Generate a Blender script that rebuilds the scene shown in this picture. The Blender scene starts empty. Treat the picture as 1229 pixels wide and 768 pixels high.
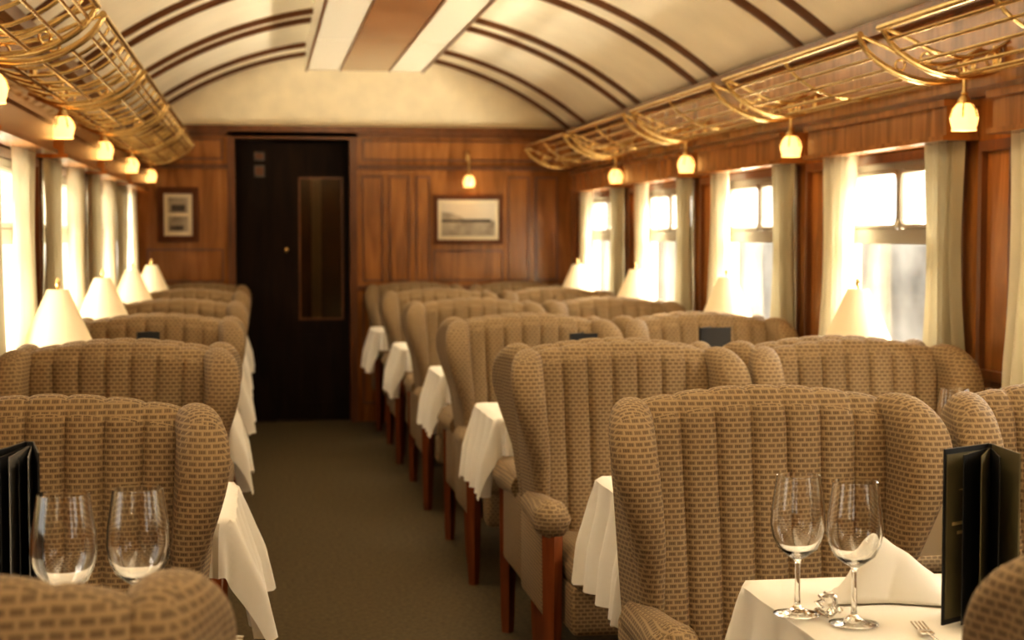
import bpy, bmesh, math, random
from mathutils import Vector
random.seed(4)
S=bpy.context.scene
COL=S.collection
PI=math.pi
# ---------------------------------------------------------------- materials
def newmat(name):
    m=bpy.data.materials.new(name); m.use_nodes=True
    nt=m.node_tree; b=nt.nodes['Principled BSDF']
    return m,nt,b
def N(nt,t,**k):
    n=nt.nodes.new(t)
    for a,v in k.items(): setattr(n,a,v)
    return n
def simple(name,col,rough=.5,metal=0,spec=.5,emis=None,es=0,noise=0,nscale=20,bump=0):
    m,nt,b=newmat(name)
    b.inputs['Base Color'].default_value=(*col,1); b.inputs['Roughness'].default_value=rough
    b.inputs['Metallic'].default_value=metal; b.inputs['Specular IOR Level'].default_value=spec
    if emis:
        b.inputs['Emission Color'].default_value=(*emis,1); b.inputs['Emission Strength'].default_value=es
    if noise or bump:
        tc=N(nt,'ShaderNodeTexCoord'); nz=N(nt,'ShaderNodeTexNoise'); nz.inputs['Scale'].default_value=nscale
        nz.inputs['Detail'].default_value=5
        nt.links.new(tc.outputs['Object'],nz.inputs['Vector'])
        if noise:
            r=N(nt,'ShaderNodeValToRGB'); r.color_ramp.elements[0].position=.3; r.color_ramp.elements[1].position=.7
            r.color_ramp.elements[0].color=(*[c*(1-noise) for c in col],1)
            r.color_ramp.elements[1].color=(*[min(1,c*(1+noise*.6)) for c in col],1)
            nt.links.new(nz.outputs['Fac'],r.inputs[0]); nt.links.new(r.outputs[0],b.inputs['Base Color'])
        if bump:
            bp=N(nt,'ShaderNodeBump'); bp.inputs['Strength'].default_value=bump; bp.inputs['Distance'].default_value=.01
            nt.links.new(nz.outputs['Fac'],bp.inputs['Height']); nt.links.new(bp.outputs[0],b.inputs['Normal'])
    return m
def wood(name,c1,c2,rough=.3,sc=(9,9,1.2),coat=.25):
    m,nt,b=newmat(name)
    tc=N(nt,'ShaderNodeTexCoord'); mp=N(nt,'ShaderNodeMapping'); mp.inputs['Scale'].default_value=sc
    nz=N(nt,'ShaderNodeTexNoise'); nz.inputs['Scale'].default_value=1.6; nz.inputs['Detail'].default_value=7; nz.inputs['Distortion'].default_value=1.2
    r=N(nt,'ShaderNodeValToRGB'); r.color_ramp.elements[0].position=.28; r.color_ramp.elements[1].position=.74
    r.color_ramp.elements[0].color=(*c1,1); r.color_ramp.elements[1].color=(*c2,1)
    L=nt.links.new
    L(tc.outputs['Object'],mp.inputs[0]); L(mp.outputs[0],nz.inputs['Vector']); L(nz.outputs['Fac'],r.inputs[0]); L(r.outputs[0],b.inputs['Base Color'])
    b.inputs['Roughness'].default_value=rough; b.inputs['Coat Weight'].default_value=coat; b.inputs['Coat Roughness'].default_value=.15
    return m
def fabric():
    m,nt,b=newmat('woven_upholstery')
    L=nt.links.new
    uv=N(nt,'ShaderNodeUVMap'); uv.uv_map='UVMap'
    br=N(nt,'ShaderNodeTexBrick'); br.offset=.5; br.squash=1
    br.inputs['Scale'].default_value=1; br.inputs['Brick Width'].default_value=.0170; br.inputs['Row Height'].default_value=.0102
    br.inputs['Mortar Size'].default_value=.0033; br.inputs['Mortar Smooth'].default_value=.8
    br.inputs['Color1'].default_value=(.112,.069,.031,1); br.inputs['Color2'].default_value=(.145,.092,.044,1)
    br.inputs['Mortar'].default_value=(.315,.218,.112,1)
    L(uv.outputs[0],br.inputs['Vector'])
    sp=N(nt,'ShaderNodeSeparateXYZ'); L(uv.outputs[0],sp.inputs[0])
    mu=N(nt,'ShaderNodeMath',operation='MULTIPLY'); mu.inputs[1].default_value=2*PI/.00425; L(sp.outputs[0],mu.inputs[0])
    si=N(nt,'ShaderNodeMath',operation='SINE'); L(mu.outputs[0],si.inputs[0])
    gt=N(nt,'ShaderNodeMath',operation='GREATER_THAN'); gt.inputs[1].default_value=.3; L(si.outputs[0],gt.inputs[0])
    m2=N(nt,'ShaderNodeMath',operation='MULTIPLY'); m2.inputs[1].default_value=.40; L(gt.outputs[0],m2.inputs[0])
    mx=N(nt,'ShaderNodeMixRGB'); mx.inputs[2].default_value=(.28,.192,.098,1); L(m2.outputs[0],mx.inputs[0]); L(br.outputs['Color'],mx.inputs[1])
    L(mx.outputs[0],b.inputs['Base Color'])
    bp=N(nt,'ShaderNodeBump'); bp.inputs['Strength'].default_value=.3; bp.inputs['Distance'].default_value=.002
    L(br.outputs['Fac'],bp.inputs['Height']); L(bp.outputs[0],b.inputs['Normal'])
    b.inputs['Roughness'].default_value=.8; b.inputs['Sheen Weight'].default_value=.05
    return m
def cloth_mat(name,col,trans=.3,bump=.1):
    m,nt,b=newmat(name); L=nt.links.new
    b.inputs['Base Color'].default_value=(*col,1); b.inputs['Roughness'].default_value=.85
    t=N(nt,'ShaderNodeBsdfTranslucent'); t.inputs[0].default_value=(*col,1)
    mx=N(nt,'ShaderNodeMixShader'); mx.inputs[0].default_value=trans
    tc=N(nt,'ShaderNodeTexCoord'); nz=N(nt,'ShaderNodeTexNoise'); nz.inputs['Scale'].default_value=14
    L(tc.outputs['Object'],nz.inputs['Vector'])
    bp=N(nt,'ShaderNodeBump'); bp.inputs['Strength'].default_value=bump; bp.inputs['Distance'].default_value=.02
    L(nz.outputs['Fac'],bp.inputs['Height']); L(bp.outputs[0],b.inputs['Normal'])
    out=nt.nodes['Material Output']
    L(b.outputs[0],mx.inputs[1]); L(t.outputs[0],mx.inputs[2]); L(mx.outputs[0],out.inputs['Surface'])
    return m
def pane_mat(name='window_glass',f=.08,col=(1,1,1),tr=(1,1,1),rough=.03):
    m,nt,b=newmat(name); L=nt.links.new
    t=N(nt,'ShaderNodeBsdfTransparent'); t.inputs[0].default_value=(*tr,1); g=N(nt,'ShaderNodeBsdfGlossy'); g.inputs['Roughness'].default_value=rough
    g.inputs[0].default_value=(*col,1)
    mx=N(nt,'ShaderNodeMixShader'); mx.inputs[0].default_value=f
    L(t.outputs[0],mx.inputs[1]); L(g.outputs[0],mx.inputs[2]); L(mx.outputs[0],nt.nodes['Material Output'].inputs['Surface'])
    return m
M={}
M['fab']=fabric()
M['wood']=wood('mahogany_veneer',(.20,.074,.016),(.43,.178,.044),.24)
M['woodd']=wood('dark_mahogany',(.095,.032,.008),(.20,.072,.018))
M['woodr']=wood('red_leg_wood',(.13,.034,.010),(.25,.070,.020),.25)
M['frame']=simple('brown_frame_wood',(.13,.045,.014),.6,spec=.2,noise=.2,nscale=12)
M['dark']=wood('very_dark_wood',(.009,.004,.002),(.022,.010,.004),.6,coat=0)
M['dark'].node_tree.nodes['Principled BSDF'].inputs['Specular IOR Level'].default_value=.15
M['cream']=simple('cream_ceiling_lining',(.90,.82,.64),.6,noise=.06,nscale=4)
M['tymp']=simple('cream_end_lining',(.90,.78,.55),.8,noise=.09,nscale=7)
M['rib']=simple('brown_rib',(.13,.052,.017),.3,noise=.2,nscale=8)
M['brass']=simple('polished_brass',(.82,.60,.28),.25,1,noise=.15,nscale=30)
M['linen']=cloth_mat('white_linen',(.84,.79,.69),.12,.08)
M['curl']=cloth_mat('cream_curtain',(.72,.66,.50),.16,.1)
M['curt']=cloth_mat('taupe_curtain',(.40,.35,.235),.12,.1)
M['carpet']=simple('olive_brown_carpet',(.100,.072,.031),.95,noise=.4,nscale=60,bump=.4)
M['white']=simple('white_enamel_panel',(.84,.78,.64),.25)
M['stripe']=wood('panel_brown_strip',(.20,.09,.036),(.35,.17,.075),.2,(1.5,1.5,6))
M['glow']=simple('frosted_glowing_glass',(.95,.75,.4),.4,emis=(1,.50,.15),es=1.8)
M['bulb']=simple('hot_bulb',(1,.9,.7),.4,emis=(1,.75,.4),es=14)
M['shade']=simple('cream_lamp_shade',(.66,.54,.35),.8,spec=.2,emis=(1,.72,.38),es=.16)
M['black']=simple('black_leatherette',(.010,.010,.010),.45)
M['grey']=simple('grey_binding',(.22,.21,.20),.5)
M['khaki']=simple('khaki_card',(.30,.24,.12),.6)
M['olive']=simple('dark_olive_card',(.13,.11,.052),.5,noise=.15)
M['gold']=simple('gold_print',(.85,.68,.32),.4,.3)
M['paper']=simple('cream_paper',(.80,.72,.54),.8)
M['steel']=simple('polished_steel',(.75,.73,.70),.15,1)
M['alu']=simple('window_metal',(.34,.30,.24),.35,.5)
M['pane']=pane_mat()
M['dpane']=pane_mat('door_glass',.05,(.9,.75,.5),(.6,.55,.45),.12)
M['print']=simple('sepia_print',(.42,.36,.27),.6,noise=.5,nscale=9)
M['printd']=simple('dark_sepia_print',(.10,.08,.06),.6,noise=.6,nscale=30)
M['printl']=simple('pale_sepia_print',(.66,.60,.48),.6,noise=.12,nscale=5)
M['bone']=simple('bone_china',(.8,.78,.72),.15)
M['gravel']=simple('pale_gravel',(.50,.48,.43),.9,noise=.35,nscale=1.5)
M['stone']=simple('pale_stone_blocks',(.44,.41,.36),.9,noise=.5,nscale=1.1)
g,nt,b=newmat('clear_crystal'); b.inputs['Base Color'].default_value=(1,1,1,1); b.inputs['Transmission Weight'].default_value=1
b.inputs['Roughness'].default_value=0; b.inputs['IOR'].default_value=1.55; M['glass']=g
# ---------------------------------------------------------------- mesh builder
class MB:
    def __init__(s): s.v=[];s.f=[];s.m=[]
    def add(s,vs,fs,mi=0):
        o=len(s.v); s.v+= [tuple(v) for v in vs]; s.f+=[tuple(i+o for i in f) for f in fs]; s.m+=[mi]*len(fs)
    def box(s,x0,x1,y0,y1,z0,z1,mi=0):
        vs=[(x,y,z) for x in(x0,x1) for y in(y0,y1) for z in(z0,z1)]
        s.add(vs,[(0,1,3,2),(4,6,7,5),(0,4,5,1),(2,3,7,6),(0,2,6,4),(1,5,7,3)],mi)
    def rbox(s,x0,x1,y0,y1,z0,z1,r,seg=3,mi=0):
        bm=bmesh.new(); bmesh.ops.create_cube(bm,size=1)
        for v in bm.verts:
            v.co=Vector(((x0+x1)/2+v.co.x*(x1-x0),(y0+y1)/2+v.co.y*(y1-y0),(z0+z1)/2+v.co.z*(z1-z0)))
        bmesh.ops.bevel(bm,geom=bm.edges[:],offset=r,segments=seg,profile=.5,affect='EDGES')
        bm.verts.index_update()
        s.add([v.co[:] for v in bm.verts],[[v.index for v in f.verts] for f in bm.faces],mi); bm.free()
    def tube(s,pts,r,n=8,mi=0,closed=False):
        pts=[Vector(p) for p in pts]; k=len(pts); vs=[]; rr=r if isinstance(r,(list,tuple)) else [r]*k
        ref=None
        for i,p in enumerate(pts):
            a=pts[(i-1)%k] if (closed or i>0) else p; c=pts[(i+1)%k] if (closed or i<k-1) else p
            t=(c-a).normalized()
            if ref is None: ref=Vector((0,0,1)) if abs(t.z)<.9 else Vector((1,0,0))
            u=t.cross(ref)
            if u.length<1e-4: u=t.cross(Vector((0,1,0)))
            u.normalize(); w=u.cross(t).normalized(); ref=w
            for j in range(n):
                an=2*PI*j/n; vs.append(p+(u*math.cos(an)+w*math.sin(an))*rr[i])
        fs=[]
        for i in range(k if closed else k-1):
            for j in range(n):
                a=i*n+j;b2=i*n+(j+1)%n;c=((i+1)%k)*n+(j+1)%n;d=((i+1)%k)*n+j
                fs.append((a,b2,c,d))
        if not closed:
            fs.append(tuple(range(n))[::-1]); fs.append(tuple((k-1)*n+j for j in range(n)))
        s.add(vs,fs,mi)
    def lathe(s,prof,n=24,c=(0,0,0),mi=0):
        vs=[];k=len(prof)
        for r,z in prof:
            for j in range(n):
                an=2*PI*j/n; vs.append((c[0]+r*math.cos(an),c[1]+r*math.sin(an),c[2]+z))
        fs=[(i*n+j,i*n+(j+1)%n,(i+1)*n+(j+1)%n,(i+1)*n+j) for i in range(k-1) for j in range(n)]
        if prof[0][0]>1e-6: fs.append(tuple(range(n))[::-1])
        if prof[-1][0]>1e-6: fs.append(tuple((k-1)*n+j for j in range(n)))
        s.add(vs,fs,mi)
    def lathe_open(s,prof,n=24,c=(0,0,0),mi=0):
        vs=[];k=len(prof)
        for r,z in prof:
            for j in range(n):
                an=2*PI*j/n; vs.append((c[0]+r*math.cos(an),c[1]+r*math.sin(an),c[2]+z))
        s.add(vs,[(i*n+j,i*n+(j+1)%n,(i+1)*n+(j+1)%n,(i+1)*n+j) for i in range(k-1) for j in range(n)],mi)
    def grid(s,fn,nu,nv,mi=0):
        vs=[fn(i/nu,j/nv) for i in range(nu+1) for j in range(nv+1)]
        s.add(vs,[(i*(nv+1)+j,(i+1)*(nv+1)+j,(i+1)*(nv+1)+j+1,i*(nv+1)+j+1) for i in range(nu) for j in range(nv)],mi)
    def pillow(s,out,t,r,xf,seg=4,mi=0):
        n=len(out); nr=[]
        for i in range(n):
            a=Vector(out[i-1]);c=Vector(out[(i+1)%n]); d=(c-a).normalized(); nr.append(Vector((d.y,-d.x)))
        area=sum(out[i][0]*out[(i+1)%n][1]-out[(i+1)%n][0]*out[i][1] for i in range(n))
        sg=1 if area>0 else -1
        rings=[]
        for k in range(seg+1):
            ph=PI/2*(1-k/seg); rings.append((r*(1-math.cos(ph)), t/2-r+r*math.sin(ph)))
        rings=rings+[(a,-h) for a,h in rings[::-1]]
        vs=[]
        for ins,h in rings:
            for i in range(n):
                p=Vector(out[i])-nr[i]*sg*ins; vs.append(xf(p.x,p.y,h))
        K=len(rings)
        fs=[(k*n+i,k*n+(i+1)%n,(k+1)*n+(i+1)%n,(k+1)*n+i) for k in range(K-1) for i in range(n)]
        fs.append(tuple(range(n))[::-1]); fs.append(tuple((K-1)*n+i for i in range(n)))
        s.add(vs,fs,mi)
    def mesh(s,name,mats,smooth=True,uv=None):
        me=bpy.data.meshes.new(name); me.from_pydata(s.v,[],s.f)
        for m in mats: me.materials.append(M[m])
        me.polygons.foreach_set('material_index',s.m)
        bm=bmesh.new(); bm.from_mesh(me); bmesh.ops.recalc_face_normals(bm,faces=bm.faces[:]); bm.to_mesh(me); bm.free()
        if smooth:
            me.shade_smooth()
            try: me.set_sharp_from_angle(angle=math.radians(50))
            except Exception: pass
        if uv:
            L=me.uv_layers.new(name='UVMap')
            for p in me.polygons:
                n=p.normal; w=[abs(n[k])*uv[k] for k in range(3)]; k=w.index(max(w))
                for li in p.loop_indices:
                    co=me.vertices[me.loops[li].vertex_index].co
                    L.data[li].uv={0:(co.y,co.z),1:(co.x,co.z),2:(co.x,co.y)}[k]
        me.update(); return me
def crom(pts,n=6,closed=True):
    out=[];k=len(pts); rng=range(k) if closed else range(k-1)
    for i in rng:
        if closed: p=[Vector(pts[(i+d)%k]) for d in(-1,0,1,2)]
        else: p=[Vector(pts[min(max(i+d,0),k-1)]) for d in(-1,0,1,2)]
        for j in range(n):
            t=j/n
            q=.5*((2*p[1])+(-p[0]+p[2])*t+(2*p[0]-5*p[1]+4*p[2]-p[3])*t*t+(-p[0]+3*p[1]-3*p[2]+p[3])*t**3)
            out.append(tuple(q))
    if not closed: out.append(tuple(pts[-1]))
    return out
def link(o,parent=None):
    COL.objects.link(o)
    if parent: o.parent=parent
    return o
def tag(o,label,cat,group=None,kind=None):
    if label: o['label']=label
    if cat: o['category']=cat
    if group: o['group']=group
    if kind: o['kind']=kind
def struct(name,mb,mats,label=None,smooth=False,uv=None):
    o=bpy.data.objects.new(name,mb.mesh(name,mats,smooth,uv)); link(o); o['kind']='structure'
    o['label']=label or name.replace('_',' '); 
    return o
def single(name,mb,mats,label,cat,loc=(0,0,0),rz=0,smooth=True,group=None,uv=None,me=None,sc=None):
    o=bpy.data.objects.new(name,me or mb.mesh(name,mats,smooth,uv)); link(o); o.location=loc; o.rotation_euler=(0,0,rz)
    if sc: o.scale=(sc,sc,sc)
    tag(o,label,cat,group); return o
def thing(name,parts,label,cat,loc,rz=0,group=None,sc=None):
    e=bpy.data.objects.new(name,None); e.empty_display_size=.1; link(e); e.location=loc; e.rotation_euler=(0,0,rz)
    if sc: e.scale=sc
    tag(e,label,cat,group)
    for pn,me,*r in parts:
        o=bpy.data.objects.new(pn,me); link(o,e)
        if r and r[0]: o.location=r[0]
        if len(r)>1 and r[1]: o['label']=r[1]
    return e
# ---------------------------------------------------------------- dimensions
XL,XR=-.80,2.11; XC=(XL+XR)/2; HW=(XR-XL)/2
Y0,Y1=-2.4,10.70
ZS,ZP=1.98,2.50
R=(HW**2+(ZP-ZS)**2)/(2*(ZP-ZS))
def arch(x): return ZP-R+math.sqrt(max(0,R*R-(x-XC)**2))
PIERS=[-1.7+1.5*i for i in range(9)]
WINS=[-.95+1.5*i for i in range(8)]
WZ0,WZ1,WH=.80,1.53,.53
mb=MB(); mb.box(XL-.1,XR+.1,Y0,Y1+1.1,-.05,0); struct('floor',mb,['carpet'],'olive brown carpeted floor')
mb=MB()
nx=40
sec=[(XL-.05+(XR-XL+.1)*i/nx) for i in range(nx+1)]
vs=[];fs=[]
for x in sec:
    z=arch(min(max(x,XL),XR)); vs+= [(x,Y0,z),(x,Y1+.1,z),(x,Y0,z+.06),(x,Y1+.1,z+.06)]
for i in range(nx):
    a=4*i; fs+=[(a,a+1,a+5,a+4),(a+2,a+6,a+7,a+3)]
mb.add(vs,fs); struct('ceiling',mb,['cream'],'cream barrel vaulted ceiling',smooth=True)
def sidewall(name,xi,s):
    mb=MB(); x0,x1=sorted((xi,xi+.07*s))
    mb.box(x0,x1,Y0,Y1,0,WZ0); mb.box(x0,x1,Y0,Y1,WZ1,ZS+.03)
    prev=Y0
    for w in WINS:
        mb.box(x0,x1,prev,w-WH,WZ0,WZ1); prev=w+WH
    mb.box(x0,x1,prev,Y1,WZ0,WZ1)
    struct(name,mb,['wood'],'mahogany panelled side wall with window openings')
sidewall('wall_right',XR,1); sidewall('wall_left',XL,-1)
mb=MB(); mb.box(XL-.07,XR+.07,Y0-.06,Y0,0,2.56); struct('wall_near',mb,['wood'],'mahogany end wall')
DX0,DX1,DZ=-.16,.595,1.90
mb=MB()
mb.box(XL-.07,DX0,Y1,Y1+.08,0,1.96); mb.box(DX1,XR+.07,Y1,Y1+.08,0,1.96); mb.box(DX0,DX1,Y1,Y1+.08,DZ,1.96)
n=30; xs=[XL+(XR-XL)*i/n for i in range(n+1)]
vs=[];fs=[]
for x in xs: vs+=[(x,Y1,1.955),(x,Y1,arch(x)+.03),(x,Y1+.08,1.955),(x,Y1+.08,arch(x)+.03)]
for i in range(n): a=4*i; fs+=[(a,a+1,a+5,a+4),(a+2,a+6,a+7,a+3)]
mb.add(vs,fs,1)
struct('wall_far',mb,['wood','tymp'],'mahogany bulkhead with cream arched lunette above')
ti=[0]
def trim(mb,mats,label,smooth=False):
    ti[0]+=1; return struct('trim_%d'%ti[0],mb,mats,label,smooth)
mb=MB(); mb.box(XL,XR,Y1-.05,Y1,1.945,1.985); mb.box(XL,XR,Y1-.03,Y1,1.915,1.945); trim(mb,['woodd'],'dark wood cornice on the bulkhead')
mb=MB()
mb.box(DX1+.06,XR,Y1-.02,Y1,1.70,1.73); mb.box(DX1+.06,XR,Y1-.035,Y1,1.715,1.728)
mb.box(XL,DX0-.05,Y1-.02,Y1,1.70,1.73)
trim(mb,['woodd'],'horizontal moulding on the bulkhead')
mb=MB()
mb.box(DX0-.05,DX0,Y1-.03,Y1+.08,0,DZ+.05); mb.box(DX1,DX1+.05,Y1-.03,Y1+.08,0,DZ+.05); mb.box(DX0,DX1,Y1-.03,Y1+.08,DZ,DZ+.05)
trim(mb,['woodd'],'dark wooden door surround')
def panel(mb,x0,x1,z0,z1,w=.012,d=.010):
    mb.box(x0,x1,Y1-d,Y1,z1-w,z1); mb.box(x0,x1,Y1-d,Y1,z0,z0+w); mb.box(x0,x0+w,Y1-d,Y1,z0+w,z1-w); mb.box(x1-w,x1,Y1-d,Y1,z0+w,z1-w)
mb=MB()
for a,b2 in ((.68,.82),(.86,1.00),(1.04,1.14),(1.16,1.64),(1.67,1.82),(1.86,2.02)):
    panel(mb,a,b2,.95,1.66) if not a==1.16 else (panel(mb,a,b2,.95,1.16))
panel(mb,-.74,-.24,.95,1.17); panel(mb,.68,2.02,1.76,1.90); panel(mb,-.74,-.24,1.76,1.9)
for a,b2 in ((.68,1.04),(1.08,1.5),(1.54,2.02),(-.74,-.24)): panel(mb,a,b2,.12,.86)
trim(mb,['woodd'],'raised panel mouldings of the bulkhead')
mb=MB(); mb.box(.65,XR,Y1-.025,Y1,.89,.92); mb.box(XL,-.21,Y1-.025,Y1,.89,.92); trim(mb,['woodd'],'dado moulding of the bulkhead')
mb=MB(); yv=Y1+.95
mb.box(DX0-.35,DX1+.35,yv,yv+.05,0,2.1); mb.box(DX0-.36,DX0-.30,Y1+.08,yv,0,2.1); mb.box(DX1+.3,DX1+.36,Y1+.08,yv,0,2.1); mb.box(DX0-.35,DX1+.35,Y1+.08,yv,2.05,2.1)
struct('wall_vestibule',mb,['dark'],'very dark wooden vestibule lining')
mb=MB(); yd=Y1+.10
dx0,dx1=.10,.60
gx0,gx1,gz0,gz1=.27,.545,.70,1.64
mb.box(dx0,gx0,yd,yd+.04,.01,1.88); mb.box(gx1,dx1,yd,yd+.04,.01,1.88); mb.box(gx0,gx1,yd,yd+.04,.01,gz0); mb.box(gx0,gx1,yd,yd+.04,gz1,1.88)
mb.box(gx0,gx1,yd+.018,yd+.022,gz0,gz1,1)
for z in(gz0-.012,gz1): mb.box(gx0-.012,gx1+.012,yd-.006,yd,z,z+.012,3)
for x in(gx0-.012,gx1): mb.box(x,x+.012,yd-.006,yd,gz0,gz1,3)
mb.box(.27,.55,yd-.006,yd,.12,.13);mb.box(.27,.55,yd-.006,yd,.58,.59);mb.box(.27,.28,yd-.006,yd,.12,.59);mb.box(.54,.55,yd-.006,yd,.12,.59)
mb.lathe([(0,-.02),(.014,-.016),(.02,0),(.014,.016),(0,.02)],12,(.175,yd-.03,1.16),2); mb.tube([(.175,yd,1.16),(.175,yd-.03,1.16)],.007,mi=2)
struct('door_1',mb,['dark','dpane','brass','woodd'],'dark wooden door with glazed upper panel and brass knob')
mb=MB(); mb.box(.37,.44,yv-.03,yv,.3,1.8); trim(mb,['paper'],'pale strip added behind door glass to imitate a reflection')  # added pale bar that imitates the reflection in the door glass
mb=MB(); mb.box(DX0,.10,yd+.01,yd+.03,0,1.9); struct('wall_partition',mb,['dark'],'dark fixed partition beside the door')
for z,h in ((1.78,.06),(1.67,.08)):
    mb=MB(); mb.box(-.035,.035,-.004,0,0,h); mb.box(-.026,.026,-.006,-.004,.012,h-.012,1)
    single('notice_plate',mb,['printd','woodd'],'small dim notice plate on dark partition','sign',(-.0,yd+.009,z-.02),smooth=False,group='notice plates')
def rib(y,r=.035):
    mb=MB(); n=40
    xs=[XL+.01+(XR-XL-.02)*i/n for i in range(n+1)]; vs=[]
    for x in xs:
        z=arch(x)
        for dy,dz in ((-r,.0),(-r*.8,-.015),(-r*.3,-.028),(r*.3,-.028),(r*.8,-.015),(r,0)): vs.append((x,y+dy,z+dz))
    fs=[(i*6+k,(i+1)*6+k,(i+1)*6+k+1,i*6+k+1) for i in range(n) for k in range(5)]
    mb.add(vs,fs); trim(mb,['rib'],'dark brown curved ceiling rib',True)
for p in PIERS:
    rib(p-.17)
    if p<10: rib(p+.17)
rib(Y1-.040,.038)
for s,xi in ((1,XR),(-1,XL)):
    mb=MB(); a,b2=sorted((xi,xi-.04*s)); mb.box(a,b2,Y0,Y1-.05,1.935,1.985); a,b2=sorted((xi,xi-.02*s)); mb.box(a,b2,Y0,Y1-.05,1.66,1.69)
    mb.box(a,b2,Y0,Y1-.05,WZ0-.03,WZ0)
    trim(mb,['woodd'],'dark wood cornice and rails along side wall')
    for w in WINS:
        mb=MB(); a,b2=sorted((xi-.001*s,xi-.10*s))
        mb.box(a,b2,w-.60,w+.60,1.545,1.635); a2,b3=sorted((xi-.001*s,xi-.115*s)); mb.box(a2,b3,w-.615,w+.615,1.635,1.655); mb.box(a2,b3,w-.61,w+.61,1.535,1.55)
        trim(mb,['wood'],'mahogany pelmet box above window')
    for p in PIERS:
        mb=MB(); a,b2=sorted((xi,xi-.018*s)); mb.box(a,b2,p-.11,p-.085,.83,1.53); mb.box(a,b2,p+.085,p+.11,.83,1.53)
        mb.box(a,b2,p-.085,p+.085,1.50,1.53); mb.box(a,b2,p-.085,p+.085,.83,.86)
        trim(mb,['woodd'],'dark moulding on pier between windows')
wi=0
for s,xi in ((1,XR),(-1,XL)):
    for w in WINS:
        wi+=1; mb=MB()
        def bx(y0,y1,z0,z1,d0,d1,mi):
            a,b2=sorted((xi+d0*s,xi+d1*s)); mb.box(a,b2,y0,y1,z0,z1,mi)
        bx(w-WH,w-WH+.06,WZ0,WZ1,-.01,.065,0); bx(w+WH-.06,w+WH,WZ0,WZ1,-.01,.065,0); bx(w-WH+.06,w+WH-.06,WZ1-.03,WZ1,-.01,.065,0); bx(w-WH+.06,w+WH-.06,WZ0,WZ0+.03,-.02,.065,0)
        a0,a1=w-WH+.06,w+WH-.06
        bx(a0,a0+.03,WZ0+.03,WZ1-.03,.01,.05,1); bx(a1-.03,a1,WZ0+.03,WZ1-.03,.01,.05,1)
        bx(a0+.03,a1-.03,1.225,1.275,.005,.05,1); bx(a0+.03,a1-.03,WZ1-.055,WZ1-.03,.01,.05,1); bx(a0+.03,a1-.03,WZ0+.03,WZ0+.055,.01,.05,1)
        xin=xi+.012*s
        for q0,q1 in ((a0+.035,w-.010),(w+.010,a1-.035)):
            zl,zh,rr=1.285,WZ1-.062,.035; pts=[]
            for cy,cz,a in ((q1-rr,zh-rr,0),(q0+rr,zh-rr,90),(q0+rr,zl+rr,180),(q1-rr,zl+rr,270)):
                for k in range(5):
                    t=math.radians(a+k*22.5); pts.append((xin,cy+rr*math.cos(t),cz+rr*math.sin(t)))
            mb.tube(pts,.011,6,1,closed=True)
        bx(w-.012,w+.012,1.275,WZ1-.055,.008,.05,1)
        bx(a0+.02,a1-.02,WZ0+.05,1.235,.028,.031,2); bx(a0+.02,a1-.02,1.275,WZ1-.05,.028,.031,2)
        struct('window_%d'%wi,mb,['woodd','alu','pane'],'carriage window with metal sash and rounded hopper panes')
# ceiling panel
mb=MB(); PX0,PX1=XC-.365,XC+.365; PY1=10.0
zb=2.285
def strip(x0,x1,mi):
    y=PY1
    while y>-2.3:
        y2=max(y-1.55,-2.3); mb.box(x0,x1,y2+.008,y-.008,zb,zb+.02,mi); y-=1.55
strip(PX0+.01,XC-.155,0); strip(XC-.155,XC+.155,1); strip(XC+.155,PX1-.01,0)
yy=PY1
while yy>-2.3:
    mb.box(PX0+.005,PX1-.005,yy-.010,yy+.002,zb+.004,zb+.03,2); yy-=1.55
mb.box(PX0,PX0+.012,-2.3,PY1,zb+.002,2.475,0); mb.box(PX1-.012,PX1,-2.3,PY1,zb+.002,2.475,0); mb.box(PX0,PX1,PY1-.012,PY1,zb+.002,2.48,0)
mb.box(XC-.157,XC-.150,-2.3,PY1,zb-.006,zb,2); mb.box(XC+.150,XC+.157,-2.3,PY1,zb-.006,zb,2)
mb.box(PX0-.004,PX0+.010,-2.3,PY1,zb-.008,zb+.004,2); mb.box(PX1-.010,PX1+.004,-2.3,PY1,zb-.008,zb+.004,2)
single('ceiling_panel',mb,['white','stripe','rib'],'long boxed ceiling panel with cream enamel strips and brown centre','ceiling panel',smooth=False)
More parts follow.
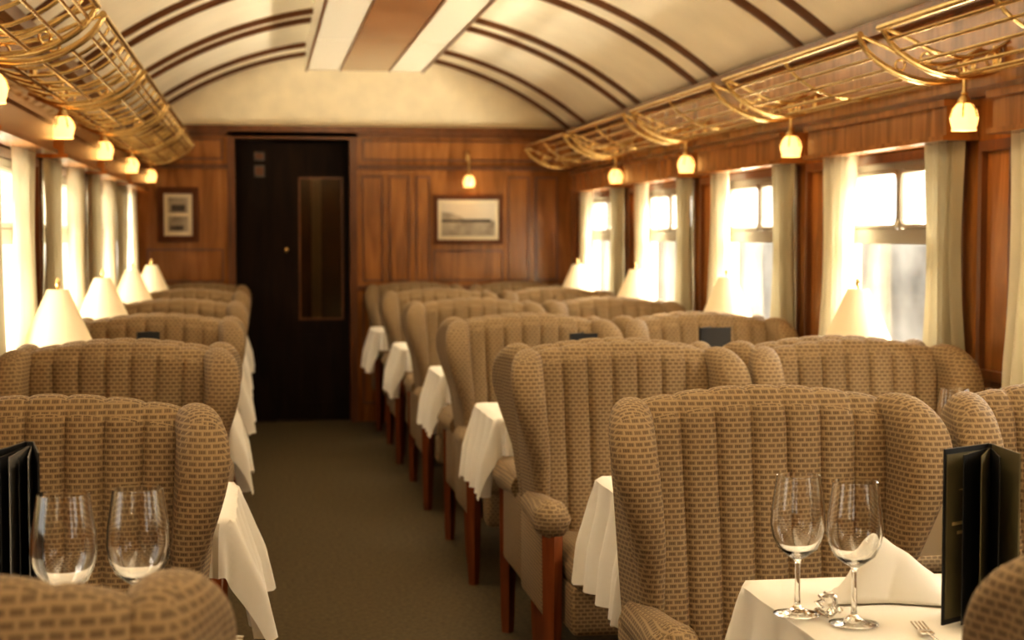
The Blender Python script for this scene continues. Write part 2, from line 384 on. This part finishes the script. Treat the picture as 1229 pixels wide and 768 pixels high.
# ---------------------------------------------------------------- armchair
CS=.93
def chair_parts():
    path=crom([(-.185,.36),(-.168,.50),(-.153,.62),(-.142,.74),(-.132,.84),(-.124,.895),(-.110,.928),(-.084,.948),(-.052,.948),(-.028,.93),(-.014,.89),(-.012,.78),(-.012,.6),(-.02,.4),(-.03,.22)],4,False)
    path=[Vector(p) for p in path]; K=len(path); nch=7; spc=12; nu=nch*spc; W=.255*CS
    mb=MB(); vs=[]
    for i in range(nu+1):
        u=i/nu; x=-W+2*W*u; f=(i%spc)/spc
        e=2*f-1
        bu=.0140*((1-abs(e)**4) if i%spc else 0)
        for k,p in enumerate(path):
            a=path[max(k-1,0)];c=path[min(k+1,K-1)]; t=(c-a).normalized(); nrm=Vector((-t.y,t.x))
            if p.x<-.118 : fade=1
            elif k<K*.62: fade=.36
            else: fade=.2
            q=p+nrm*bu*fade
            s=max(0,min(1,(p.y-.6)/.3)); z=q.y-.028*(x/W)**2*s
            vs.append((x*(1+.05*s),q.x,z))
    fs=[(i*K+k,(i+1)*K+k,(i+1)*K+k+1,i*K+k+1) for i in range(nu) for k in range(K-1)]
    fs+=[(i*K+K-1,(i+1)*K+K-1,(i+1)*K,i*K) for i in range(nu)]
    fs+=[tuple(range(K)),tuple(nu*K+k for k in range(K))[::-1]]
    mb.add(vs,fs); back=mb.mesh('backrest',['fab'],True,(.2,1,.5))
    def wing(s):
        out=crom([(-.02,.40),(-.008,.60),(-.008,.80),(-.020,.885),(-.055,.925),(-.11,.938),(-.17,.925),(-.225,.888),(-.260,.825),(-.264,.75),(-.245,.66),(-.218,.59),(-.205,.52),(-.20,.42)],5)
        mb=MB()
        def xf(a,b2,h):
            sp=max(0,min(1,(b2-.50)/.40)); sp=sp*sp*(3-2*sp)
            fw=max(0,(-a-.06)/.20)
            return (s*((.273+.012*sp+.042*fw*sp-.018*(1-sp)*fw)*CS)+h*(.52+.55*sp)*(.85+.25*fw),a,b2)
        mb.pillow(out,.086,.041,xf,6); return mb.mesh('wing',['fab'],True,(1,.9,.6))
    def arm(s):
        mb=MB(); az=.505
        ys=[-.12,-.2,-.30,-.38,-.41,-.432,-.448,-.455]; rs=[.036,.038,.043,.049,.049,.042,.028,.006]
        n=28; vs=[]
        for y,r in zip(ys,rs):
            for j in range(n):
                a=2*PI*j/n; fl=1+.045*math.cos(7*a)*(1 if y<-.36 else 0)
                vs.append((s*.280*CS+r*1.0*fl*math.cos(a),y,az+.01*(-y)+r*1.05*fl*math.sin(a)))
        K=len(ys); fs=[(k*n+j,k*n+(j+1)%n,(k+1)*n+(j+1)%n,(k+1)*n+j) for k in range(K-1) for j in range(n)]
        fs+=[tuple(range(n))[::-1],tuple((K-1)*n+j for j in range(n))]
        mb.add(vs,fs)
        mb.rbox(s*.275*CS-.026,s*.275*CS+.026,-.385,-.02,.24,.50,.02,3)
        return mb.mesh('armrest',['fab'],True,(1,.9,.8))
    w=.245*CS
    mb=MB(); mb.rbox(-w,w,-.54,-.13,.33,.435,.045,4); seat=mb.mesh('seat',['fab'],True,(.8,1,.9))
    mb=MB(); mb.rbox(-w,w,-.515,-.03,.22,.355,.02,3); base=mb.mesh('seat_base',['fab'],True,(.9,1,.5))
    def leg(x,y,top,r=.024):
        mb=MB(); mb.tube([(x,y,0),(x,y,.05),(x,y,top*.5),(x,y,top)],[r*.75,r*.9,r*1.05,r*1.15],4); 
        return mb.mesh('leg',['woodr'],False)
    lx=.280*CS
    return [('backrest',back),('wing',wing(-1)),('wing',wing(1)),('armrest',arm(-1)),('armrest',arm(1)),('seat',seat),('seat_base',base),
            ('leg',leg(-lx,-.415,.47)),('leg',leg(lx,-.415,.47)),('leg',leg(-.22,-.06,.23)),('leg',leg(.22,-.06,.23))]
CP=chair_parts()
LBL='channel-backed wing armchair in brown basket-weave fabric'
def chair(x,y,away,extra=''):
    thing('armchair',CP,LBL+extra,'chair',(x,y+(.012 if away else -.012),0),PI if away else 0,'wing armchairs in the dining car')
XA,XW,XLc=1.01,1.695,-.395
chair(1.075,1.33,1,' at the aisle table'); chair(-.365,1.375,1,' at a small window table')
chair(.985,3.12,0,' beside the aisle'); chair(1.68,3.12,0,' beside the window'); chair(XLc,3.14,0,' at a small window table')
RY=[4.47,6.02,7.60,9.08]; LY=[4.66,6.22,7.72,9.2]
for y in RY:
    for away in (0,1):
        chair(XA+.015*away,y,away,' beside the aisle'); chair(XW+.008*away,y,away,' beside the window')
for y in LY:
    for away in (0,1): chair(XLc,y,away,' at a small window table')
for x in (XA,XW,XLc): chair(x,10.60,0,' against the bulkhead')
# ---------------------------------------------------------------- tables + cloths
TZ=.68
def table(xa,xb,yc,dp):
    mb=MB(); mb.rbox(xa+.004,xb-.004,-dp/2+.004,dp/2-.004,TZ-.032,TZ-.006,.008,2); top=mb.mesh('tabletop',['woodd'],True)
    mb=MB(); xm=(xa+xb)/2; mb.tube([(xm,0,0),(xm,0,.03),(xm,0,.06),(xm,0,.6),(xm,0,TZ-.035)],[.09,.09,.03,.025,.05],12); leg=mb.mesh('table_leg',['woodd'],True)
    thing('dining_table',[('tabletop',top),('table_leg',leg)],'wooden dining table hidden under a white cloth','table',(0,yc,0),0,'dining tables')
def cloth(xa,xb,yc,dp,side,seed,ex=.26,ey=.12,flare=.09):
    rnd=random.Random(seed); ph=[rnd.uniform(0,6.3) for _ in range(6)]
    ha,hb=(xa-ex,xb) if side<0 else (xa,xb+ex)
    nu=int((hb-ha)/.014); nv=int((dp+2*ey)/.014)
    rr=.026
    def fn(u,v):
        x=ha+(hb-ha)*u; y=-dp/2-ey+(dp+2*ey)*v
        qx=min(max(x,xa+(rr if side<0 else 0)),xb-(rr if side>0 else 0)); qy=min(max(y,-dp/2+rr),dp/2-rr)
        dx,dy=x-qx,y-qy; d=math.hypot(dx,dy)
        if d<1e-6: return (x,y,TZ+.0015*math.sin(x*19+ph[0])*math.sin(y*15+ph[1])+.0015)
        ux,uy=dx/d,dy/d
        if d<=rr: return (x,y,TZ+.0015)
        h=d-rr
        g=min(1,h/.16)
        if dx!=0 and dy!=0:
            ang=math.atan2(abs(uy),abs(ux)); w=.030*math.sin(ang*4+ph[2]*.2)*g
            h2=h*(1-.12*math.sin(2*ang))
            return (qx+ux*(rr+.010+flare*1.2*h+w),qy+uy*(rr+min(.010+flare*1.2*h+w,.02)),TZ-h2*.98)
        elif dx!=0: out=.010+flare*h+.022*math.sin(y*2*PI/.145+ph[3]+.6*math.sin(y*9))*g
        else: out=.004+.02*h+.004*math.sin(x*2*PI/.18+ph[4])*g
        return (qx+ux*(rr+out),qy+uy*(rr+min(out,.02)),TZ-h*.98)
    mb=MB(); mb.grid(fn,nu,nv)
    return single('tablecloth',mb,['linen'],'white linen tablecloth draped over dining table','tablecloth',(0,yc,0),group='white tablecloths')
RT=[(2.25,.52,.79),(3.44,.46,.79),(5.13,.48,.73),(6.70,.48,.74),(8.28,.48,.71),(9.80,.46,.69)]
LT=[(2.30,.52,-.09,.12),(3.47,.50,-.065,.18),(5.36,.48,-.10,.12),(6.90,.48,-.10,.12),(8.42,.46,-.11,.1),(9.9,.44,-.11,.1)]
for i,(y,d,xa) in enumerate(RT):
    table(xa,XR-.04,y,d); cloth(xa,XR-.04,y,d,-1,i)
for i,(y,d,xb,fl) in enumerate(LT):
    table(XL+.04,xb,y,d); cloth(XL+.04,xb,y,d,1,20+i,.26,.12,fl)
# ---------------------------------------------------------------- table lamps
mb=MB(); mb.lathe([(0,0),(.055,0),(.055,.008),(.03,.016),(.012,.03),(.01,.06),(.018,.09),(.010,.12),(.008,.22)],20); lb=mb.mesh('lamp_base',['brass'])
mb=MB(); mb.lathe_open([(.116,.212),(.034,.395),(.032,.394),(.113,.212),(.116,.212)],32); lsh=mb.mesh('lamp_shade',['shade'])
mb=MB(); mb.lathe([(.006,.215),(.006,.385),(.004,.40),(.010,.41),(.008,.425),(.0,.435)],10); 
for a in range(3):
    an=a*2*PI/3; mb.tube([(0,0,.388),(.032*math.cos(an),.032*math.sin(an),.392)],.002,6)
fin=mb.mesh('finial',['brass'])
LL=[(1.94,4.96),(1.945,6.46),(1.945,8.10),(1.945,9.64),(-.65,5.30),(-.65,6.78),(-.65,8.32),(-.65,9.80)]
for i,(x,y) in enumerate(LL):
    thing('table_lamp',[('lamp_base',lb),('lamp_shade',lsh),('finial',fin)],'small brass table lamp with cream conical shade beside window','lamp',(x,y,TZ+.004),0,'table lamps')
    ld=bpy.data.lights.new('bulb_light','POINT'); ld.energy=.35; ld.color=(1,.68,.35); ld.shadow_soft_size=.03
    lo=bpy.data.objects.new('bulb_light',ld); lo.location=(x,y,TZ+.28); link(lo)
# ---------------------------------------------------------------- wall lamps
mb=MB(); mb.lathe_open([(.014,.0),(.026,-.008),(.036,-.024),(.041,-.045),(.038,-.062),(.034,-.074),(.036,-.082),(.033,-.081),(.031,-.073),(.035,-.06),(.037,-.045),(.03,-.022),(.02,-.008)],20); tul=mb.mesh('lamp_shade',['glow'])
mb=MB(); mb.lathe([(0,.12),(.006,.118),(.006,.03),(.012,.025),(.008,.02),(.018,.008),(.022,-.004),(.018,-.010),(0,-.010)],16)
mb.tube([(0,0,.11),(.012,0,.135),(.04,0,.15),(.075,0,.145),(.098,0,.13)],.005,8); mb.tube([(.098,0,.10),(.098,0,.16)],.014,12)
for a in range(6):
    an=a*2*PI/6; mb.tube([(.020*math.cos(an),.020*math.sin(an),-.004),(.036*math.cos(an),.036*math.sin(an),-.020),(.0435*math.cos(an),.0435*math.sin(an),-.045)],.0026,6)
brk=mb.mesh('bracket',['brass'])
mb=MB(); mb.lathe([(0,-.070),(.012,-.065),(.018,-.050),(.014,-.032),(.008,-.015),(0,-.012)],12); blb=mb.mesh('bulb',['bulb'])
WP=[('bracket',brk),('lamp_shade',tul),('bulb',blb)]
for p in PIERS[2:]:
    if p<10: thing('wall_lamp',WP,'brass bracket lamp with glowing tulip glass beneath rack','lamp',(XR-.115,p,1.635),0,'bracket lamps')
    thing('wall_lamp',WP,'brass bracket lamp with glowing tulip glass beneath rack','lamp',(XL+.115,p,1.678),PI,'bracket lamps')
thing('wall_lamp',WP,'brass bracket lamp with glowing glass on bulkhead','lamp',(1.39,Y1-.115,1.665),PI/2,'bracket lamps')
# ---------------------------------------------------------------- luggage racks
prof=crom([(.0,1.740),(.07,1.712),(.15,1.703),(.23,1.716),(.30,1.748),(.350,1.786),(.380,1.830)],6,False)
def pf(t):
    i=t*(len(prof)-1); a=int(min(i,len(prof)-2)); f=i-a; return (prof[a][0]*(1-f)+prof[a+1][0]*f,prof[a][1]*(1-f)+prof[a+1][1]*f)
Lr=1.32
def rackparts(s):
    mb=MB()
    for t in ((.05,.19,.33,.47,.61,.75) if s>0 else (.10,.28,.46,.64,.80)): 
        x,z=pf(t); mb.tube([(-s*x,-Lr/2,z),(-s*x,Lr/2,z)],.0056,6)
    nh=2 if s>0 else 6
    for k in range(1,nh):
        y=-Lr/2+Lr*k/nh
        mb.tube([(-s*pf(t/10)[0],y,pf(t/10)[1]+.004) for t in range(11)],.0056,6)
    rods=mb.mesh('rack_grille',['brass'])
    mb=MB()
    x,z=pf(1); mb.tube([(-s*x,-Lr/2-.02,z),(-s*x,Lr/2+.02,z)],.010,8)
    x2,z2=pf(.87); mb.tube([(-s*x2,-Lr/2,z2),(-s*x2,Lr/2,z2)],.006,6)
    for k in range(3):
        y=-Lr/2+Lr*k/2; mb.tube([(-s*x,y,z),(-s*x2,y,z2)],.006,6)
    rail=mb.mesh('rack_rail',['brass'])
    br=[]
    for sg in (-1,1):
        mb=MB(); y=sg*Lr/2
        mb.tube([(-s*pf(t/12)[0],y,pf(t/12)[1]-.004) for t in range(13)],[.011-.003*abs(t/6-1) for t in range(13)],8)
        mb.tube([(-s*a,y,b2) for a,b2 in crom([(.0,1.80),(.06,1.768),(.14,1.752),(.22,1.765),(.30,1.80),(.380,1.832)],5,False)],.006,8)
        for cx,cz,r in ((.05,1.748,.022),(.12,1.731,.016),(.25,1.747,.015)):
            mb.tube([(-s*(cx+r*math.cos(a*PI/8)),y,cz+r*math.sin(a*PI/8)) for a in range(16)],.0042,6,closed=True)
        br.append(('rack_bracket',mb.mesh('rack_bracket',['brass'])))
    return [('rack_grille',rods),('rack_rail',rail)]+br
RPR,RPL=rackparts(1),rackparts(-1)
for w in WINS[1:]:
    thing('luggage_rack',RPR,'polished brass luggage rack on brackets above window','rack',(XR-.022,w,0),0,'brass luggage racks')
    thing('luggage_rack',RPL,'polished brass luggage rack on brackets above window','rack',(XL+.012,w,.012),0,'brass luggage racks')
# ---------------------------------------------------------------- curtains
def curtain(xc,yc,w,mat,seed,s,nf,amp):
    rnd=random.Random(seed); ph=rnd.uniform(0,6); lean=rnd.uniform(-.02,.02)
    z0,z1=.82,1.535
    def fn(u,v):
        z=z1+(z0-z1)*v; g=1-.20*math.sin(PI*min(1,v*1.1))+.05*v
        y=(u-.5)*w*g+lean*v
        a=amp*(.6+.5*v); x=a*math.sin(u*nf*2*PI+ph+.5*v)+.003*math.sin(u*17+v*5+ph)
        return (x,y,z)
    mb=MB(); mb.grid(fn,64,18)
    single('curtain',mb,[mat],('cream' if mat=='curl' else 'taupe')+' pleated curtain hanging at carriage window','curtain',(xc,yc,0),group='window curtains')
sd=0
for s,xi in ((1,XR),(-1,XL)):
    for w in WINS[1:]:
        if s>0:
            sd+=1; curtain(xi-.044,w-.45,.26,'curt',sd,s,5,.021); sd+=1; curtain(xi-.044,w+.43,.30,'curl',sd,s,5,.021)
        else:
            sd+=1; curtain(xi+.034,w-.39,.42,'curt',sd,s,7,.018); sd+=1; curtain(xi+.034,w+.37,.46,'curl',sd,s,7,.018)
# ---------------------------------------------------------------- pictures
def picture(x0,x1,z0,z1,kind):
    cx,cz=(x0+x1)/2,z0; w,h=(x1-x0)/2,z1-z0
    mb=MB(); f=.028 if kind==0 else .040
    mb.box(-w,w,-.025,0,0,f); mb.box(-w,w,-.025,0,h-f,h); mb.box(-w,-w+f,-.025,0,f,h-f); mb.box(w-f,w,-.025,0,f,h-f); fr=mb.mesh('picture_frame',['frame'],False)
    mb=MB(); mb.box(-w+f,w-f,-.010,-.002,f,h-f)
    if kind==0:
        mat=mb.mesh('mount',['paper'],False); mb=MB(); e=.055
        mb.box(-w+e,w-e,-.014,-.011,e,h*.48,1); mb.box(-w+e,w-e,-.014,-.011,h*.48,h-e,0); mb.box(-w+e,w-e*1.5,-.016,-.014,h*.45,h*.51,2)
        vs=[(-w+e,-.0165,h*.5),(-.02,-.0165,h*.5),(-.06,-.0165,h*.58),(-.12,-.0165,h*.64),(-w+e,-.0165,h*.66)]; mb.add(vs,[(0,1,2,3,4)],1)
    else:
        mat=mb.mesh('mount',['paper'],False); mb=MB(); e=.068
        mb.box(-w+e,w-e,-.014,-.011,e,h*.47,1); mb.box(-w+e,w-e,-.014,-.011,h*.53,h-e,1)
        mb.box(-w+e+.01,w-e-.03,-.016,-.014,e+.01,h*.30,2); mb.box(-w+e+.02,w-e-.02,-.016,-.014,h*.56,h*.68,2)
    pr=mb.mesh('print',['printl','print','printd'],False)
    thing('framed_picture',[('picture_frame',fr),('mount',mat),('print',pr)],'framed sepia landscape print on mahogany bulkhead' if kind==0 else 'framed pair of dark sepia photographs on mahogany bulkhead','picture',(cx,Y1-.002,cz))
picture(1.16,1.635,1.20,1.53,0); picture(-.665,-.40,1.215,1.575,1)
# ---------------------------------------------------------------- wine glasses
outer=[(0,0),(.034,0),(.036,.0015),(.030,.004),(.012,.008),(.005,.014),(.0038,.03),(.0038,.074),(.0055,.083),(.016,.090),(.030,.101),(.038,.118),(.0412,.138),(.0395,.163),(.0355,.188),(.0325,.210)]
inner=[(.0308,.2102),(.0336,.188),(.0375,.163),(.0392,.138),(.036,.1195),(.028,.1035),(.014,.0935),(0,.090)]
mb=MB(); mb.lathe(outer+inner,40); gme=mb.mesh('wine_glass',['glass'])
gl=[(.792,2.255,1),(.854,2.185,1),(-.262,2.16,1.07),(-.168,2.20,1.06),(1.61,3.50,1),(1.71,3.48,1)]
for x,y,k in gl: single('wine_glass',None,None,'clear stemmed wine glass standing on white tablecloth','glass',(x,y,TZ+.004),group='wine glasses',me=gme,sc=k)
def menu(x,y,rz,label,emblem=True,h=.262,w=.115,fan=.17,n=4,pagemat=('black','grey')):
    mb=MB(); mb.box(0,w,-.003,0,0,h); mb.box(-.004,0,-.004,.010,0,h)
    f=mb.mesh('menu_cover',['black'],False)
    mb=MB()
    for k in range(1,n+1):
        a=fan*k; c,s=math.cos(a),math.sin(a); t=.0012 if k<n else .0025; hh=h-.006 if k<n else h; ww=w-.006 if k<n else w
        o=Vector((.001,.002*k,0)); d=Vector((c,s,0)); nn=Vector((-s,c,0))*t; 
        b0=[o,o+d*ww,o+d*ww+nn,o+nn]; vs=[(p.x,p.y,.004 if k<n else 0) for p in b0]+[(p.x,p.y,hh) for p in b0]
        mb.add(vs,[(0,3,2,1),(4,5,6,7),(0,1,5,4),(1,2,6,5),(2,3,7,6),(3,0,4,7)],k%2)
    p=mb.mesh('menu_page',list(pagemat),False)
    parts=[('menu_cover',f),('menu_page',p)]
    if emblem:
        mb=MB(); mb.box(.006,w-.004,0,.0008,.008,h-.008,0)
        pts=[]
        for k in range(16):
            r=.021 if k%4==0 else (.012 if k%2==0 else .005); an=k*PI/8; pts.append((w*.5+r*math.sin(an),.0014,h*.76+r*math.cos(an)))
        mb.add(pts,[tuple(range(16))],1)
        for k,ww in enumerate((.034,.022)): mb.box(w*.5-ww,w*.5+ww,.0008,.0015,h*.56-.014*k,h*.56-.014*k+.005,1)
        parts.append(('menu_front',mb.mesh('menu_front',['olive','gold'],False)))
    thing('menu',parts,label,'menu',(x,y,TZ+.0045),rz,'menus')
menu(1.068,2.205,math.radians(-150),'dark olive menu with gold star emblem standing open on cloth',True,.258,.105,.24,4,('olive','black'))
menu(-.345,2.42,math.radians(-105),'black menu folder with grey leaves standing on small table',False,.262,.13,.09,5,('grey','black'))
menu(1.45,5.1,.3,'dark menu standing on table near window',False); menu(1.0,5.05,.2,'dark menu standing on aisle table',False,.25,.09); menu(-.40,5.35,.3,'dark menu standing on small table',False,.25,.07)
def napkin(x,y,rz,sc=1):
    def fn(u,v):
        a=(u-.5)*2; yy=(v-.5)*2
        hgt=.085*math.exp(-((a+.42)**2)/.12)+.060*math.exp(-((a-.10)**2)/.14)*(1-.3*abs(yy))+.026*math.exp(-((a-.60)**2)/.10)
        rid=(1-abs(yy)**2.0)
        z=hgt*rid
        return ((a*.095+.014*yy+.10*z)*sc,(yy*.055*(.65+.35*abs(a)))*sc,max(.0,z)*sc)
    mb=MB(); mb.grid(fn,48,32)
    o=single('napkin',mb,['linen'],'folded white linen napkin standing on tablecloth','napkin',(x,y,TZ+.005),rz,group='napkins')
    md=o.modifiers.new('thick','SOLIDIFY'); md.thickness=.003; md.offset=1
napkin(.975,2.33,-.25); napkin(1.60,3.60,.3)
def cutlery(x,y,rz,fork):
    mb=MB()
    mb.tube([(0,-.10,.003),(0,-.05,.004),(0,.02,.005),(0,.04,.004)],[.005,.004,.0022,.003],8)
    if fork:
        mb.rbox(-.010,.010,.038,.062,.002,.005,.0012,2)
        for k in range(4): mb.tube([(-.0084+.0056*k,.060,.0035),(-.0084+.0056*k,.10,.006)],.0012,6)
    else:
        mb.add([(-.006,.03,.003),(.008,.03,.003),(.009,.08,.003),(.002,.12,.003),(-.006,.11,.003),(-.006,.03,.005),(.008,.03,.0035),(.009,.08,.0035),(.002,.12,.0035),(-.006,.11,.005)],[(0,1,2,3,4),(9,8,7,6,5),(0,5,6,1),(1,6,7,2),(2,7,8,3),(3,8,9,4),(4,9,5,0)])
    single('fork' if fork else 'table_knife',mb,['steel'],'polished steel '+('fork' if fork else 'knife')+' lying on white tablecloth','cutlery',(x,y,TZ+.004),rz)
cutlery(.925,2.06,-.15,True); cutlery(-.12,2.26,1.2,False)
mb=MB(); mb.lathe([(0,.004),(.04,.004),(.062,.012),(.064,.013),(.062,.010),(.042,0),(0,0)],32); pme=mb.mesh('side_plate',['bone'])
for x,y in ((-.165,2.36),(1.30,3.45)): single('side_plate',None,None,'small white china side plate on tablecloth','plate',(x,y,TZ+.004),group='side plates',me=pme)
mb=MB(); mb.tube([(.018*math.cos(a*PI/10),.006*math.sin(a*3),.018+.016*math.sin(a*PI/10)) for a in range(20)],.004,8,closed=True)
for k in range(4): mb.lathe([(0,-.006),(.006,0),(0,.006)],8,(.014*math.cos(k*1.5),-.012+.01*math.sin(k*2),.010))
single('napkin_ring',mb,['steel'],'ornate dark silver napkin ring lying on tablecloth','napkin ring',(.828,2.225,TZ+.006),.5)
# ---------------------------------------------------------------- outside
mb=MB(); mb.box(XR+.3,60,-10,110,-.9,-.8); mb.box(-40,XL-.3,-10,110,-.9,-.8); struct('ground',mb,['gravel'],'pale sunlit gravel ground beside the railway')
mb=MB(); mb.box(9,9.3,-5,100,-.8,1.15)
for k in range(24): mb.box(8.85,9.4,-4+k*4.3,-3.5+k*4.3,-.8,1.3)
single('boundary_wall',mb,['stone'],'pale sunlit stone wall with piers beyond the windows','wall',smooth=False)
# ---------------------------------------------------------------- lights / world
w=bpy.data.worlds.new('World'); S.world=w; w.use_nodes=True; nt=w.node_tree
bg=nt.nodes['Background']; bg.inputs['Color'].default_value=(1,.97,.90,1); bg.inputs['Strength'].default_value=1.7
def area(x,y,z,sx,sy,rot,e,col):
    ld=bpy.data.lights.new('daylight_or_panel','AREA'); ld.shape='RECTANGLE'; ld.size=sx; ld.size_y=sy; ld.energy=e; ld.color=col
    o=bpy.data.objects.new('daylight_or_panel',ld); o.location=(x,y,z); o.rotation_euler=rot; link(o)
for wv in WINS:
    area(XR+.75,wv,2.05,.7,1.3,(0,math.radians(58),0),125,(1,.91,.76))
    area(XR+.65,wv,.35,.8,1.3,(0,math.radians(128),0),150,(1,.89,.70))
    area(XL-.75,wv,2.05,.7,1.3,(0,math.radians(-58),0),50,(1,.89,.72))
    area(XL-.65,wv,.35,.8,1.3,(0,math.radians(-128),0),100,(1,.87,.66))
for y in (-1.2,1.8,4.8,7.8):
    area(XC,y,zb-.02,.6,2.6,(0,0,0),11,(1,.80,.52))  # indoor lamps below the ceiling panel, not daylight; the strips themselves do not glow
sd=bpy.data.lights.new('sun','SUN'); sd.energy=6; sd.angle=.03; sd.color=(1,.84,.60)
so=bpy.data.objects.new('sun',sd); so.rotation_euler=(math.radians(-12),math.radians(50),0); link(so)
ld=bpy.data.lights.new('vestibule_fill','POINT'); ld.energy=.9; ld.color=(1,.8,.5); ld.shadow_soft_size=.05  # fill lamp added to brighten the pale strip behind the door glass
lo=bpy.data.objects.new('vestibule_fill',ld); lo.location=(.75,Y1+.5,1.7); link(lo)
# ---------------------------------------------------------------- camera
cd=bpy.data.cameras.new('cam'); co=bpy.data.objects.new('camera',cd); link(co)
cd.sensor_width=36; cd.lens=36*1900/1229; cd.clip_start=.02; cd.clip_end=300
co.location=(0,0,1.25); co.rotation_euler=(math.radians(90-3.01),0,math.radians(-9.03))
cd.dof.use_dof=True; cd.dof.focus_distance=2.9; cd.dof.aperture_fstop=5.2
S.camera=co
S.view_settings.view_transform='Standard'
try: S.view_settings.look='Medium High Contrast'
except Exception as ex:
    print('LOOK',ex)
S.view_settings.exposure=.42
